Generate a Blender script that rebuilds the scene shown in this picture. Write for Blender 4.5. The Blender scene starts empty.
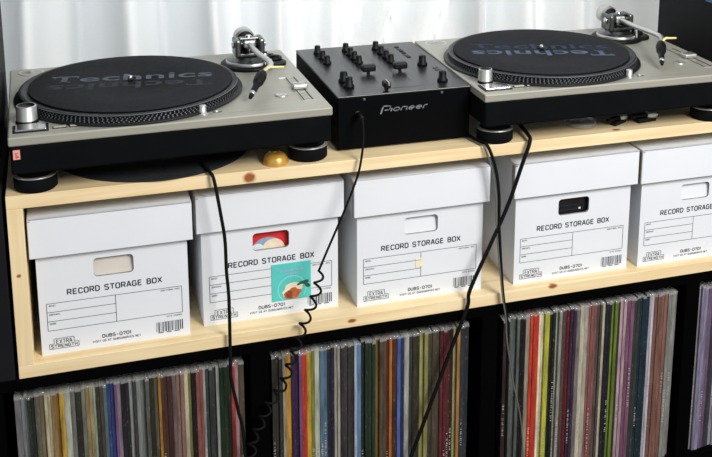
import bpy, bmesh, math, random
from mathutils import Vector, Matrix
from math import sin, cos, pi, radians, sqrt, atan2
random.seed(7)
S = bpy.context.scene
C = S.collection

# ------------------------------------------------------------ camera, world, lights, exposure
cd = bpy.data.cameras.new('camera')
cam = bpy.data.objects.new('camera', cd); C.objects.link(cam); S.camera = cam
cd.sensor_width = 36.0
cd.lens = 1078.07 * 36.0 / 712.0
cd.shift_x = -62.4 / 712.0        # the photograph is a crop from the lower part of a frame
cd.shift_y = -215.5 / 712.0
cd.clip_start = 0.02
RM = [[0.9476744957, 0.0604748171, -0.3134578867],
      [-0.3190567857, 0.2125211335, -0.9236003115],
      [0.0107618655, 0.9752833252, 0.2206957586]]
cam.matrix_world = Matrix.Translation((0.08973, -1.50338, 0.58283)) @ Matrix(RM).to_4x4()

W = bpy.data.worlds.new('world'); S.world = W; W.use_nodes = True
bg = W.node_tree.nodes['Background']
bg.inputs['Color'].default_value = (0.90, 0.95, 1.0, 1); bg.inputs['Strength'].default_value = 0.55

def area(name, loc, target, sx, sy, power, col):
    l = bpy.data.lights.new(name, 'AREA'); l.shape = 'RECTANGLE'; l.size = sx; l.size_y = sy
    l.energy = power; l.color = col
    o = bpy.data.objects.new(name, l); C.objects.link(o); o.location = loc
    d = Vector(target) - Vector(loc); o.rotation_euler = d.to_track_quat('-Z', 'Y').to_euler()
    return o
area('ceiling_lamp', (1.25, -1.75, 1.35), (0.6, 0.1, -0.02), 0.8, 0.8, 62, (1.0, 0.97, 0.93))
area('window_daylight', (0.6, 1.3, 0.9), (0.6, 0.4, 0.2), 1.6, 1.2, 30, (0.95, 0.98, 1.0))

S.view_settings.view_transform = 'Standard'
S.view_settings.look = 'None'
S.view_settings.exposure = 0.0
S.view_settings.gamma = 1.0
S.view_settings.use_curve_mapping = False

# ------------------------------------------------------------ materials
def lin(c):
    return tuple((v/255/12.92 if v/255 <= 0.04045 else ((v/255+0.055)/1.055)**2.4) for v in c) + (1,)

def mat(name, rgb, rough=0.5, metal=0.0, spec=0.5, var=0.06, scale=30, coat=0.0, bump=0.0, stretch=(1, 1, 1)):
    m = bpy.data.materials.new(name); m.use_nodes = True
    nt = m.node_tree; b = nt.nodes['Principled BSDF']
    b.inputs['Roughness'].default_value = rough; b.inputs['Metallic'].default_value = metal
    b.inputs['Specular IOR Level'].default_value = spec; b.inputs['Coat Weight'].default_value = coat
    tc = nt.nodes.new('ShaderNodeTexCoord'); mp = nt.nodes.new('ShaderNodeMapping')
    mp.inputs['Scale'].default_value = stretch
    nz = nt.nodes.new('ShaderNodeTexNoise'); nz.inputs['Scale'].default_value = scale; nz.inputs['Detail'].default_value = 4
    nt.links.new(tc.outputs['Object'], mp.inputs['Vector']); nt.links.new(mp.outputs[0], nz.inputs['Vector'])
    cr = nt.nodes.new('ShaderNodeMapRange'); cr.inputs['From Min'].default_value = 0.3; cr.inputs['From Max'].default_value = 0.7
    cr.inputs['To Min'].default_value = 1-var; cr.inputs['To Max'].default_value = 1+var
    nt.links.new(nz.outputs['Fac'], cr.inputs['Value'])
    mx = nt.nodes.new('ShaderNodeVectorMath'); mx.operation = 'SCALE'
    mx.inputs[0].default_value = lin(rgb)[:3]; nt.links.new(cr.outputs[0], mx.inputs['Scale'])
    nt.links.new(mx.outputs[0], b.inputs['Base Color'])
    if bump:
        bp = nt.nodes.new('ShaderNodeBump'); bp.inputs['Strength'].default_value = bump; bp.inputs['Distance'].default_value = 0.001
        nt.links.new(nz.outputs['Fac'], bp.inputs['Height']); nt.links.new(bp.outputs[0], b.inputs['Normal'])
    return m

def wood_mat(name, knots, along='X'):
    """pale pine; knots = [(x,y,z,radius,stretch)] in object coordinates"""
    m = bpy.data.materials.new(name); m.use_nodes = True
    nt = m.node_tree; L = nt.links.new; N = nt.nodes.new
    b = nt.nodes['Principled BSDF']; b.inputs['Roughness'].default_value = 0.5; b.inputs['Specular IOR Level'].default_value = 0.35
    tc = N('ShaderNodeTexCoord'); mp = N('ShaderNodeMapping')
    mp.inputs['Scale'].default_value = (1.2, 22, 22) if along == 'X' else (22, 22, 1.2)
    L(tc.outputs['Object'], mp.inputs['Vector'])
    n1 = N('ShaderNodeTexNoise'); n1.inputs['Scale'].default_value = 3.0; n1.inputs['Detail'].default_value = 5; n1.inputs['Distortion'].default_value = 0.6
    L(mp.outputs[0], n1.inputs['Vector'])
    r1 = N('ShaderNodeValToRGB'); e = r1.color_ramp.elements
    e[0].position = 0.32; e[0].color = lin((226, 198, 148)); e[1].position = 0.62; e[1].color = lin((238, 218, 176))
    L(n1.outputs['Fac'], r1.inputs['Fac'])
    n2 = N('ShaderNodeTexNoise'); n2.inputs['Scale'].default_value = 6; L(tc.outputs['Object'], n2.inputs['Vector'])
    mr = N('ShaderNodeMapRange'); mr.inputs['From Min'].default_value = .3; mr.inputs['From Max'].default_value = .7
    mr.inputs['To Min'].default_value = .94; mr.inputs['To Max'].default_value = 1.04; L(n2.outputs['Fac'], mr.inputs['Value'])
    sc = N('ShaderNodeVectorMath'); sc.operation = 'SCALE'; L(r1.outputs['Color'], sc.inputs[0]); L(mr.outputs[0], sc.inputs['Scale'])
    cur = sc.outputs[0]
    for kx, ky, kz, kr, st in knots:
        s = N('ShaderNodeVectorMath'); s.operation = 'SUBTRACT'; L(tc.outputs['Object'], s.inputs[0]); s.inputs[1].default_value = (kx, ky, kz)
        k2 = N('ShaderNodeVectorMath'); k2.operation = 'MULTIPLY'; L(s.outputs[0], k2.inputs[0]); k2.inputs[1].default_value = (1/(kr*st), 1/(kr*1.6), 1/kr)
        ln = N('ShaderNodeVectorMath'); ln.operation = 'LENGTH'; L(k2.outputs[0], ln.inputs[0])
        n3 = N('ShaderNodeTexNoise'); n3.inputs['Scale'].default_value = 160; L(tc.outputs['Object'], n3.inputs['Vector'])
        ad = N('ShaderNodeMath'); ad.operation = 'MULTIPLY_ADD'; L(n3.outputs['Fac'], ad.inputs[0]); ad.inputs[1].default_value = 0.5; L(ln.outputs['Value'], ad.inputs[2])
        rr = N('ShaderNodeValToRGB'); q = rr.color_ramp.elements
        q[0].position = 0.55; q[0].color = (1, 1, 1, 1); q[1].position = 1.35/1.5; q[1].color = (0, 0, 0, 1)
        dv = N('ShaderNodeMath'); dv.operation = 'DIVIDE'; L(ad.outputs[0], dv.inputs[0]); dv.inputs[1].default_value = 1.5
        L(dv.outputs[0], rr.inputs['Fac'])
        mx = N('ShaderNodeMix'); mx.data_type = 'RGBA'; L(rr.outputs['Color'], mx.inputs['Factor'])
        L(cur, mx.inputs[6]); mx.inputs[7].default_value = lin((150, 88, 50)); cur = mx.outputs[2]
    L(cur, b.inputs['Base Color'])
    return m

M = {}
M['plate'] = mat('brushed_champagne_metal', (166, 164, 152), 0.42, 0.3, 0.5, 0.05, 60, stretch=(0.2, 3, 3))
M['chrome'] = mat('polished_metal', (205, 205, 205), 0.22, 1.0, 0.5, 0.03)
M['silver'] = mat('satin_silver', (195, 195, 192), 0.38, 0.8, 0.5, 0.04)
M['black'] = mat('black_plastic', (13, 15, 17), 0.5, 0, 0.2, 0.10)
M['rubber'] = mat('black_rubber', (11, 13, 15), 0.8, 0, 0.1, 0.12)
M['matteblack'] = mat('matte_black_base', (10, 12, 14), 0.8, 0, 0.06, 0.15)
M['platter'] = mat('dark_platter_metal', (20, 22, 25), 0.45, 0.0, 0.3, 0.06)
M['felt'] = mat('black_felt', (39, 41, 44), 0.95, 0, 0.12, 0.22, 220, bump=0.3)
M['print_light'] = mat('grey_felt_print', (92, 98, 106), 0.9, 0, 0.1, 0.25, 90)
M['print_dim'] = mat('dim_felt_print', (58, 62, 68), 0.9, 0, 0.1, 0.3, 90)
M['print_light_blue'] = mat('blue_felt_print', (88, 102, 124), 0.9, 0, 0.1, 0.25, 90)
M['print_dim_blue'] = mat('dim_blue_felt_print', (50, 60, 80), 0.9, 0, 0.1, 0.3, 90)
M['yellow'] = mat('pale_yellow_plastic', (228, 214, 150), 0.4, 0, 0.5, 0.03)
M['mixer'] = mat('mixer_black_metal', (17, 21, 23), 0.3, 0, 0.5, 0.08)
M['mixer_face'] = mat('mixer_front_black', (6, 7, 9), 0.7, 0, 0.04, 0.08)
M['logo_grey'] = mat('grey_logo_print', (128, 132, 136), 0.5, 0, 0.4, 0.03)
M['dim_line'] = mat('dim_panel_print', (84, 92, 96), 0.6, 0, 0.3, 0.03)
M['card'] = mat('white_cardboard', (221, 225, 230), 0.75, 0, 0.2, 0.018, 14)
M['card_in'] = mat('cream_cardboard', (206, 200, 190), 0.85, 0, 0.15, 0.05, 25)
M['card_edge_and_gap'] = mat('raw_card_edge_and_gap_shade', (150, 144, 138), 0.9, 0, 0.1, 0.2, 120)
M['ink'] = mat('dark_box_print', (38, 42, 52), 0.7, 0, 0.2, 0.1, 60)
M['gold'] = mat('honey_gold_anodised', (205, 152, 62), 0.28, 0.35, 0.6, 0.15, 90, coat=0.5)
M['cable'] = mat('black_cable_rubber', (11, 12, 14), 0.75, 0, 0.15, 0.1)
M['greycable'] = mat('grey_cable', (96, 98, 94), 0.5, 0, 0.4, 0.1)
M['unit'] = mat('black_brown_veneer', (4, 4, 5), 0.85, 0, 0.02, 0.25, 12, stretch=(1, 1, 0.1))
M['tall'] = mat('black_cabinet_panel', (22, 23, 26), 0.6, 0, 0.12, 0.12, 12)
M['pink'] = mat('faded_pink_sticker', (222, 160, 148), 0.7, 0, 0.2, 0.1, 200)
M['red_ink'] = mat('red_sticker_ink', (196, 82, 76), 0.7, 0, 0.2, 0.1)
M['straw'] = mat('pale_yellow_sticker', (230, 222, 196), 0.75, 0, 0.2, 0.06)
M['teal'] = mat('teal_card_print', (86, 196, 188), 0.5, 0, 0.3, 0.06, 40)
M['tealpale'] = mat('pale_teal_print', (122, 212, 204), 0.5, 0, 0.3, 0.04)
M['lilac'] = mat('lilac_print', (150, 168, 198), 0.5, 0, 0.3, 0.05)
M['creamp'] = mat('cream_print', (232, 218, 190), 0.5, 0, 0.3, 0.08, 90)
M['fruit'] = mat('brown_orange_print', (186, 100, 66), 0.5, 0, 0.3, 0.35, 160)
M['leaf'] = mat('dark_green_print', (44, 88, 68), 0.5, 0, 0.3, 0.3, 120)
M['redsleeve'] = mat('red_record_sleeve', (214, 46, 52), 0.45, 0, 0.4, 0.1, 60)
M['bluegrey'] = mat('blue_grey_print', (140, 160, 186), 0.5, 0, 0.3, 0.15, 90)
M['blacksleeve'] = mat('glossy_black_sleeve', (22, 25, 30), 0.25, 0, 0.5, 0.3, 60, coat=0.5)
M['white'] = mat('white_plastic', (228, 228, 226), 0.4, 0, 0.4, 0.03)
M['bluecard'] = mat('blue_card', (40, 120, 160), 0.5, 0, 0.4, 0.15)
M['palecard'] = mat('pale_blue_card', (170, 200, 215), 0.5, 0, 0.4, 0.08)
M['strobe'] = mat('strobe_dot_metal', (98, 101, 104), 0.4, 0.2, 0.5, 0.1)
M['wall'] = mat('painted_wall', (214, 212, 206), 0.8, 0, 0.2, 0.03, 6)
M['gun'] = mat('dark_gunmetal', (96, 98, 98), 0.3, 0.9, 0.5, 0.05)
M['barcode'] = mat('grey_barcode_print', (70, 76, 88), 0.7, 0, 0.2, 0.1)
M['floor'] = mat('dark_wood_floor', (96, 70, 50), 0.5, 0, 0.3, 0.2, 8, stretch=(0.3, 3, 1))
M['marks'] = mat('pale_spine_lettering', (196, 192, 186), 0.6, 0, 0.2, 0.1)

def glass_mat():
    m = bpy.data.materials.new('clear_plastic'); m.use_nodes = True
    nt = m.node_tree; b = nt.nodes['Principled BSDF']
    b.inputs['Base Color'].default_value = (0.5, 0.5, 0.48, 1); b.inputs['Roughness'].default_value = 0.18
    b.inputs['Alpha'].default_value = 0.35; b.inputs['Coat Weight'].default_value = 0.5
    nz = nt.nodes.new('ShaderNodeTexNoise'); nz.inputs['Scale'].default_value = 120
    bp = nt.nodes.new('ShaderNodeBump'); bp.inputs['Strength'].default_value = 0.4; bp.inputs['Distance'].default_value = 0.001
    nt.links.new(nz.outputs['Fac'], bp.inputs['Height']); nt.links.new(bp.outputs[0], b.inputs['Normal'])
    return m
M['clear'] = glass_mat()

def sleeve_mat():
    m = bpy.data.materials.new('printed_record_sleeve'); m.use_nodes = True
    nt = m.node_tree; L = nt.links.new; N = nt.nodes.new; b = nt.nodes['Principled BSDF']
    oi = N('ShaderNodeObjectInfo'); tc = N('ShaderNodeTexCoord')
    ml = N('ShaderNodeMath'); ml.operation = 'MULTIPLY'; L(oi.outputs['Random'], ml.inputs[0]); ml.inputs[1].default_value = 37.0
    cx = N('ShaderNodeCombineXYZ'); L(ml.outputs[0], cx.inputs['X']); L(ml.outputs[0], cx.inputs['Z'])
    ad = N('ShaderNodeVectorMath'); ad.operation = 'ADD'; L(tc.outputs['Object'], ad.inputs[0]); L(cx.outputs[0], ad.inputs[1])
    mp = N('ShaderNodeMapping'); mp.inputs['Scale'].default_value = (130, 20, 17); L(ad.outputs[0], mp.inputs['Vector'])
    n = N('ShaderNodeTexNoise'); n.inputs['Scale'].default_value = 1.0; n.inputs['Detail'].default_value = 5; n.inputs['Roughness'].default_value = 0.65
    L(mp.outputs[0], n.inputs['Vector'])
    mr = N('ShaderNodeMapRange'); mr.inputs['From Min'].default_value = .3; mr.inputs['From Max'].default_value = .72
    mr.inputs['To Min'].default_value = 0.45; mr.inputs['To Max'].default_value = 1.5; L(n.outputs['Fac'], mr.inputs['Value'])
    sc = N('ShaderNodeVectorMath'); sc.operation = 'SCALE'; L(oi.outputs['Color'], sc.inputs[0]); L(mr.outputs[0], sc.inputs['Scale'])
    # worn specks
    mp2 = N('ShaderNodeMapping'); mp2.inputs['Scale'].default_value = (420, 60, 130); L(ad.outputs[0], mp2.inputs['Vector'])
    n2 = N('ShaderNodeTexNoise'); n2.inputs['Scale'].default_value = 1.0; n2.inputs['Detail'].default_value = 3; L(mp2.outputs[0], n2.inputs['Vector'])
    r2 = N('ShaderNodeMapRange'); r2.inputs['From Min'].default_value = .62; r2.inputs['From Max'].default_value = .74
    r2.inputs['To Min'].default_value = 0; r2.inputs['To Max'].default_value = 0.35; L(n2.outputs['Fac'], r2.inputs['Value'])
    mx = N('ShaderNodeMix'); mx.data_type = 'RGBA'; L(r2.outputs[0], mx.inputs['Factor']); L(sc.outputs[0], mx.inputs[6])
    mx.inputs[7].default_value = lin((170, 168, 160)); L(mx.outputs[2], b.inputs['Base Color'])
    b.inputs['Roughness'].default_value = 0.45; b.inputs['Specular IOR Level'].default_value = 0.4
    return m
M['sleeve'] = sleeve_mat()

def curtain_mat():
    m = bpy.data.materials.new('white_sheer_fabric'); m.use_nodes = True
    nt = m.node_tree; L = nt.links.new; N = nt.nodes.new
    for n in list(nt.nodes): nt.nodes.remove(n)
    out = N('ShaderNodeOutputMaterial'); mix = N('ShaderNodeMixShader'); mix.inputs[0].default_value = 0.3
    d = N('ShaderNodeBsdfDiffuse'); t = N('ShaderNodeBsdfTranslucent')
    tc = N('ShaderNodeTexCoord'); w = N('ShaderNodeTexNoise'); w.inputs['Scale'].default_value = 400
    mr = N('ShaderNodeMapRange'); mr.inputs['To Min'].default_value = .84; mr.inputs['To Max'].default_value = .96
    L(tc.outputs['Object'], w.inputs['Vector']); L(w.outputs['Fac'], mr.inputs['Value'])
    sc = N('ShaderNodeVectorMath'); sc.operation = 'SCALE'; sc.inputs[0].default_value = (0.95, 0.97, 0.98); L(mr.outputs[0], sc.inputs['Scale'])
    L(sc.outputs[0], d.inputs['Color']); L(sc.outputs[0], t.inputs['Color'])
    L(d.outputs[0], mix.inputs[1]); L(t.outputs[0], mix.inputs[2]); L(mix.outputs[0], out.inputs['Surface'])
    return m
M['curtain'] = curtain_mat()

# ------------------------------------------------------------ mesh helpers
class MB:
    def __init__(s): s.v = []; s.f = []; s.m = []; s.sm = []; s.mats = []
    def mi(s, key):
        if key not in s.mats: s.mats.append(key)
        return s.mats.index(key)
    def raw(s, vs, fs, key, T=None, smooth=False):
        o = len(s.v); k = s.mi(key)
        for v in vs:
            v = Vector(v)
            if T is not None: v = T @ v
            s.v.append(v)
        for f in fs:
            s.f.append([i+o for i in f]); s.m.append(k); s.sm.append(smooth)
        return s
    def bm(s, bm, key, T=None, smooth=False):
        bm.verts.index_update()
        s.raw([v.co.copy() for v in bm.verts], [[v.index for v in f.verts] for f in bm.faces], key, T, smooth); bm.free(); return s
    def box(s, x0, x1, y0, y1, z0, z1, key, bev=0.0, seg=2, T=None):
        bm = bmesh.new(); bmesh.ops.create_cube(bm, size=1)
        for v in bm.verts: v.co = Vector(((x0+x1)/2+v.co.x*(x1-x0), (y0+y1)/2+v.co.y*(y1-y0), (z0+z1)/2+v.co.z*(z1-z0)))
        if bev: bmesh.ops.bevel(bm, geom=list(bm.edges), offset=bev, segments=seg, profile=0.5, affect='EDGES')
        return s.bm(bm, key, T, False)
    def lathe(s, prof, key, c=(0, 0, 0), n=48, T=None, smooth=True, keys=None):
        """profile (r,z) from bottom to top; closes on the axis where r = 0"""
        TT = Matrix.Translation(c) if T is None else T @ Matrix.Translation(c)
        vs = []; ring = []
        for r, z in prof:
            if r < 1e-7: ring.append([len(vs)]); vs.append((0, 0, z))
            else:
                ring.append(list(range(len(vs), len(vs)+n)))
                vs += [(r*cos(2*pi*i/n), r*sin(2*pi*i/n), z) for i in range(n)]
        o = len(s.v)
        for v in vs: s.v.append(TT @ Vector(v))
        for j in range(len(ring)-1):
            a, b = ring[j], ring[j+1]; k = s.mi(keys[j] if keys else key)
            for i in range(n):
                i2 = (i+1) % n
                if len(a) == 1 and len(b) == 1: continue
                if len(a) == 1: f = [a[0], b[i2], b[i]]
                elif len(b) == 1: f = [a[i], a[i2], b[0]]
                else: f = [a[i], a[i2], b[i2], b[i]]
                s.f.append([q+o for q in f]); s.m.append(k); s.sm.append(smooth)
        return s
    def cyl(s, p0, p1, r, key, r1=None, n=20):
        p0 = Vector(p0); p1 = Vector(p1); d = p1-p0
        T = Matrix.Translation(p0) @ d.to_track_quat('Z', 'Y').to_matrix().to_4x4()
        r1 = r if r1 is None else r1; h = d.length; b = min(r, r1, h)*0.12
        return s.lathe([(0, 0), (r-b, 0), (r, b), (r1, h-b), (r1-b, h), (0, h)], key, n=n, T=T)
    def tube(s, pts, r, key, n=10, sub=8, radii=None, smooth_path=True):
        P = [Vector(p) for p in pts]
        if smooth_path and len(P) > 2:
            Q = []; R = []
            for i in range(len(P)-1):
                a = P[max(i-1, 0)]; b = P[i]; c = P[i+1]; d = P[min(i+2, len(P)-1)]
                for k in range(sub):
                    t = k/sub
                    Q.append(0.5*((2*b)+(c-a)*t+(2*a-5*b+4*c-d)*t*t+(3*b-a-3*c+d)*t**3))
                    if radii: R.append(radii[i]*(1-t)+radii[i+1]*t)
            Q.append(P[-1]); R.append(radii[-1] if radii else r)
        else: Q = P; R = list(radii) if radii else [r]*len(P)
        if not radii: R = [r]*len(Q)
        vs = []; fs = []; nrm = None
        for i, p in enumerate(Q):
            t = (Q[min(i+1, len(Q)-1)]-Q[max(i-1, 0)])
            if t.length < 1e-9: t = Vector((0, 0, 1))
            t.normalize()
            if nrm is None: nrm = t.orthogonal().normalized()
            nrm = (nrm - t*nrm.dot(t)); nrm.normalize() if nrm.length > 1e-6 else None
            bi = t.cross(nrm)
            for k in range(n): vs.append(p+R[i]*(nrm*cos(2*pi*k/n)+bi*sin(2*pi*k/n)))
        for i in range(len(Q)-1):
            for k in range(n):
                k2 = (k+1) % n; fs.append([i*n+k, i*n+k2, (i+1)*n+k2, (i+1)*n+k])
        fs.append(list(range(n))[::-1]); fs.append([(len(Q)-1)*n+k for k in range(n)])
        return s.raw(vs, fs, key, None, True)
    def prism(s, poly, z0, z1, key, T=None):
        n = len(poly); vs = [(x, y, z0) for x, y in poly]+[(x, y, z1) for x, y in poly]
        fs = [list(range(n))[::-1], list(range(n, 2*n))]+[[i, (i+1) % n, n+(i+1) % n, n+i] for i in range(n)]
        return s.raw(vs, fs, key, T)
    def text(s, txt, x0, x1, y0, y1, key, T, offset=0.0, shear=0.0, spacing=1.0):
        """lettering scaled into the rectangle x0..x1, y0..y1 of the plane T"""
        vs, fs = text_geo(txt, offset, shear, spacing)
        ax = min(v[0] for v in vs); bx = max(v[0] for v in vs); ay = min(v[1] for v in vs); by = max(v[1] for v in vs)
        q = [(x0+(v[0]-ax)/(bx-ax)*(x1-x0), y0+(v[1]-ay)/(by-ay)*(y1-y0), 0) for v in vs]
        return s.raw(q, fs, key, T)
    def label(s, txt, x0, x1, y0, y1, wd, key, T):
        """printed capitals drawn with even strokes, scaled into x0..x1, y0..y1"""
        adv = 1.32; tot = sum((0.55 if ch in ' .:1I' else 1.0)+(adv-1) for ch in txt)-(adv-1)
        sx = (x1-x0)/tot; sy = (y1-y0); x = x0
        for ch in txt:
            w_ = 0.55 if ch in ' .:1I' else 1.0
            for pts in GLYPH.get(ch, []):
                stroke(s, [(x+px*w_*sx if w_ == 1 else x+px*sx, y0+py*sy) for px, py in pts], wd, key, T)
            x += (w_+adv-1)*sx
        return s
    def rect(s, x0, x1, y0, y1, key, T): return s.raw([(x0, y0, 0), (x1, y0, 0), (x1, y1, 0), (x0, y1, 0)], [[0, 1, 2, 3]], key, T)
    def build(s, name, parent=None):
        me = bpy.data.meshes.new(name); me.from_pydata([tuple(v) for v in s.v], [], s.f)
        for k in s.mats: me.materials.append(M[k])
        me.polygons.foreach_set('material_index', s.m); me.polygons.foreach_set('use_smooth', s.sm); me.update()
        o = bpy.data.objects.new(name, me); C.objects.link(o)
        if parent: o.parent = parent
        return o

def stroke(mb, pts, wd, key, TT):
    P = [Vector((p[0], p[1])) for p in pts]; vs = []; fs = []; h_ = wd/2
    closed = (P[0]-P[-1]).length < 1e-7
    for i in range(len(P)-1):     # each segment as a bar, ends carried past the corner
        d_ = (P[i+1]-P[i]).normalized(); nn = Vector((-d_.y, d_.x))*h_
        a_ = P[i]-d_*(h_*0.45 if (i or closed) else 0); b_ = P[i+1]+d_*(h_*0.45 if (i < len(P)-2 or closed) else 0); o_ = len(vs)
        vs += [(a_.x+nn.x, a_.y+nn.y, 0), (a_.x-nn.x, a_.y-nn.y, 0), (b_.x-nn.x, b_.y-nn.y, 0), (b_.x+nn.x, b_.y+nn.y, 0)]; fs.append([o_, o_+1, o_+2, o_+3])
    mb.raw(vs, fs, key, TT)
_O = [(0.25, 0), (0.75, 0), (0.95, 0.16), (0.95, 0.84), (0.75, 1), (0.25, 1), (0.05, 0.84), (0.05, 0.16), (0.25, 0)]
GLYPH = {
 'R': [[(0.08, 0), (0.08, 1), (0.72, 1), (0.92, 0.86), (0.92, 0.6), (0.72, 0.46), (0.08, 0.46)], [(0.55, 0.46), (0.95, 0)]],
 'E': [[(0.9, 1), (0.1, 1), (0.1, 0), (0.9, 0)], [(0.1, 0.52), (0.8, 0.52)]],
 'C': [[(0.93, 0.76), (0.93, 0.84), (0.72, 1), (0.27, 1), (0.07, 0.84), (0.07, 0.16), (0.27, 0), (0.72, 0), (0.93, 0.16), (0.93, 0.24)]],
 'O': [_O], '0': [_O],
 'D': [[(0.08, 0), (0.65, 0), (0.92, 0.2), (0.92, 0.8), (0.65, 1), (0.08, 1), (0.08, 0)]],
 'S': [[(0.92, 0.8), (0.75, 1), (0.25, 1), (0.07, 0.86), (0.07, 0.66), (0.25, 0.54), (0.75, 0.48), (0.93, 0.35), (0.93, 0.14), (0.75, 0), (0.25, 0), (0.06, 0.18)]],
 'T': [[(0, 1), (1, 1)], [(0.5, 1), (0.5, 0)]],
 'A': [[(0.02, 0), (0.42, 1), (0.58, 1), (0.98, 0)], [(0.2, 0.3), (0.8, 0.3)]],
 'G': [[(0.92, 0.8), (0.72, 1), (0.27, 1), (0.07, 0.84), (0.07, 0.16), (0.27, 0), (0.72, 0), (0.93, 0.14), (0.93, 0.48), (0.55, 0.48)]],
 'B': [[(0.08, 0), (0.08, 1), (0.7, 1), (0.87, 0.88), (0.87, 0.64), (0.7, 0.53), (0.08, 0.53)], [(0.7, 0.53), (0.93, 0.4), (0.93, 0.14), (0.75, 0), (0.08, 0)]],
 'X': [[(0.04, 0), (0.96, 1)], [(0.04, 1), (0.96, 0)]],
 'N': [[(0.08, 0), (0.08, 1), (0.92, 0), (0.92, 1)]], 'H': [[(0.08, 0), (0.08, 1)], [(0.92, 0), (0.92, 1)], [(0.08, 0.5), (0.92, 0.5)]],
 'U': [[(0.07, 1), (0.07, 0.18), (0.25, 0), (0.75, 0), (0.93, 0.18), (0.93, 1)]], 'V': [[(0.02, 1), (0.5, 0), (0.98, 1)]],
 'I': [[(0.27, 0), (0.27, 1)]], 'Y': [[(0.03, 1), (0.5, 0.5), (0.97, 1)], [(0.5, 0.5), (0.5, 0)]], 'F': [[(0.9, 1), (0.1, 1), (0.1, 0)], [(0.1, 0.52), (0.8, 0.52)]],
 'L': [[(0.1, 1), (0.1, 0), (0.9, 0)]], 'M': [[(0.05, 0), (0.05, 1), (0.5, 0.3), (0.95, 1), (0.95, 0)]],
 '1': [[(0.05, 0.8), (0.3, 1), (0.3, 0)]], '7': [[(0.05, 1), (0.95, 1), (0.4, 0)]], '-': [[(0.15, 0.45), (0.85, 0.45)]], '.': [[(0.27, 0), (0.27, 0.14)]],
 ':': [[(0.27, 0.1), (0.27, 0.26)], [(0.27, 0.6), (0.27, 0.76)]]}
def text_geo(txt, offset, shear, spacing):
    cu = bpy.data.curves.new('lettering', 'FONT'); cu.body = txt; cu.offset = offset; cu.shear = shear
    cu.space_character = spacing; cu.resolution_u = 3; cu.fill_mode = 'FRONT'
    o = bpy.data.objects.new('lettering', cu); C.objects.link(o)
    dg = bpy.context.evaluated_depsgraph_get(); dg.update()
    me = o.evaluated_get(dg).to_mesh()
    vs = [tuple(v.co) for v in me.vertices]; fs = [list(p.vertices) for p in me.polygons]
    o.evaluated_get(dg).to_mesh_clear()
    bpy.data.objects.remove(o); bpy.data.curves.remove(cu)
    return vs, fs

def tag(o, label=None, cat=None, group=None, kind=None):
    for k, v in (('label', label), ('category', cat), ('group', group), ('kind', kind)):
        if v: o[k] = v
    return o
def empty(name, loc, rz=0, **k):
    o = bpy.data.objects.new(name, None); C.objects.link(o); o.empty_display_size = 0.02
    o.location = loc; o.rotation_euler = (0, 0, rz); tag(o, **k); return o
def copy_tree(o, parent=None):
    c = o.copy(); C.objects.link(c)
    if parent: c.parent = parent
    for ch in list(o.children): copy_tree(ch, c)
    return c
def FR(x=0, y=0, z=0):   # plane facing the room (-Y): local x -> X, local y -> Z
    return Matrix.Translation((x, y, z)) @ Matrix(((1, 0, 0, 0), (0, 0, -1, 0), (0, 1, 0, 0), (0, 0, 0, 1)))

# ------------------------------------------------------------ setting
FLOOR = -1.03
f = MB().box(-2.5, 3.5, -3.5, 2.2, FLOOR-0.05, FLOOR, 'floor').build('floor'); tag(f, kind='structure')

m = MB()
for x0, x1, z0, z1 in ((-2.5, -0.3, FLOOR, 1.6), (1.5, 3.5, FLOOR, 1.6), (-0.3, 1.5, FLOOR, -0.1), (-0.3, 1.5, 1.35, 1.6)): m.box(x0, x1, 0.95, 1.05, z0, z1, 'wall')
tag(m.build('wall_back'), kind='structure')
m = MB()
for x0, x1, z0, z1 in ((-0.3, -0.25, -0.1, 1.35), (1.45, 1.5, -0.1, 1.35), (-0.25, 1.45, -0.1, -0.05), (-0.25, 1.45, 1.3, 1.35), (0.58, 0.62, -0.05, 1.3)): m.box(x0, x1, 0.97, 1.03, z0, z1, 'white', 0.003)
tag(m.build('window_1'), kind='structure')

# curtain: a hanging sheet with soft irregular folds
vs = []; fs = []; nx = 300; nz = 40
X0, X1 = -0.16, 1.60
folds = [(0.02, .030, .035), (0.105, -.028, .03), (0.19, .030, .04), (0.27, -.026, .028), (0.36, .03, .03), (0.43, -.012, .02), (0.50, .018, .022), (0.555, -.014, .016),
         (0.61, .018, .018), (0.665, -.022, .013), (0.70, .020, .011), (0.735, -.026, .012), (0.775, .022, .016), (0.84, -.014, .016), (0.88, .022, .016), (0.925, -.012, .012), (1.0, .018, .035), (1.08, -.008, .022), (1.15, .014, .03), (1.22, -.01, .02)]
folds = [(a_, b_*(1.5 if 0.5 < a_ < 0.8 else 3.6), c_*(1.0 if 0.5 < a_ < 0.8 else 0.9)) for a_, b_, c_ in folds]
for j in range(nz+1):
    z = -1.0+(j/nz)*1.9
    for i in range(nx+1):
        x = X0+(X1-X0)*i/nx; d = 0
        for k, (fx, fa, fw) in enumerate(folds):
            sl = 0.0
            if 9 <= k <= 13: sl = 0.30*(z-0.1)
            d += -fa*math.exp(-((x-fx-0.018*sin(z*2.1+fx*9)-sl)/fw)**2)
        vs.append((x, 0.545+d+0.004*sin(x*60+z*3), z))
for j in range(nz):
    for i in range(nx):
        a = j*(nx+1)+i; fs.append([a, a+1, a+nx+2, a+nx+1])
cu = MB().raw(vs, fs, 'curtain', smooth=True).build('curtain')
tag(cu, 'white sheer curtain hanging in soft folds behind the turntables', 'curtain')

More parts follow.
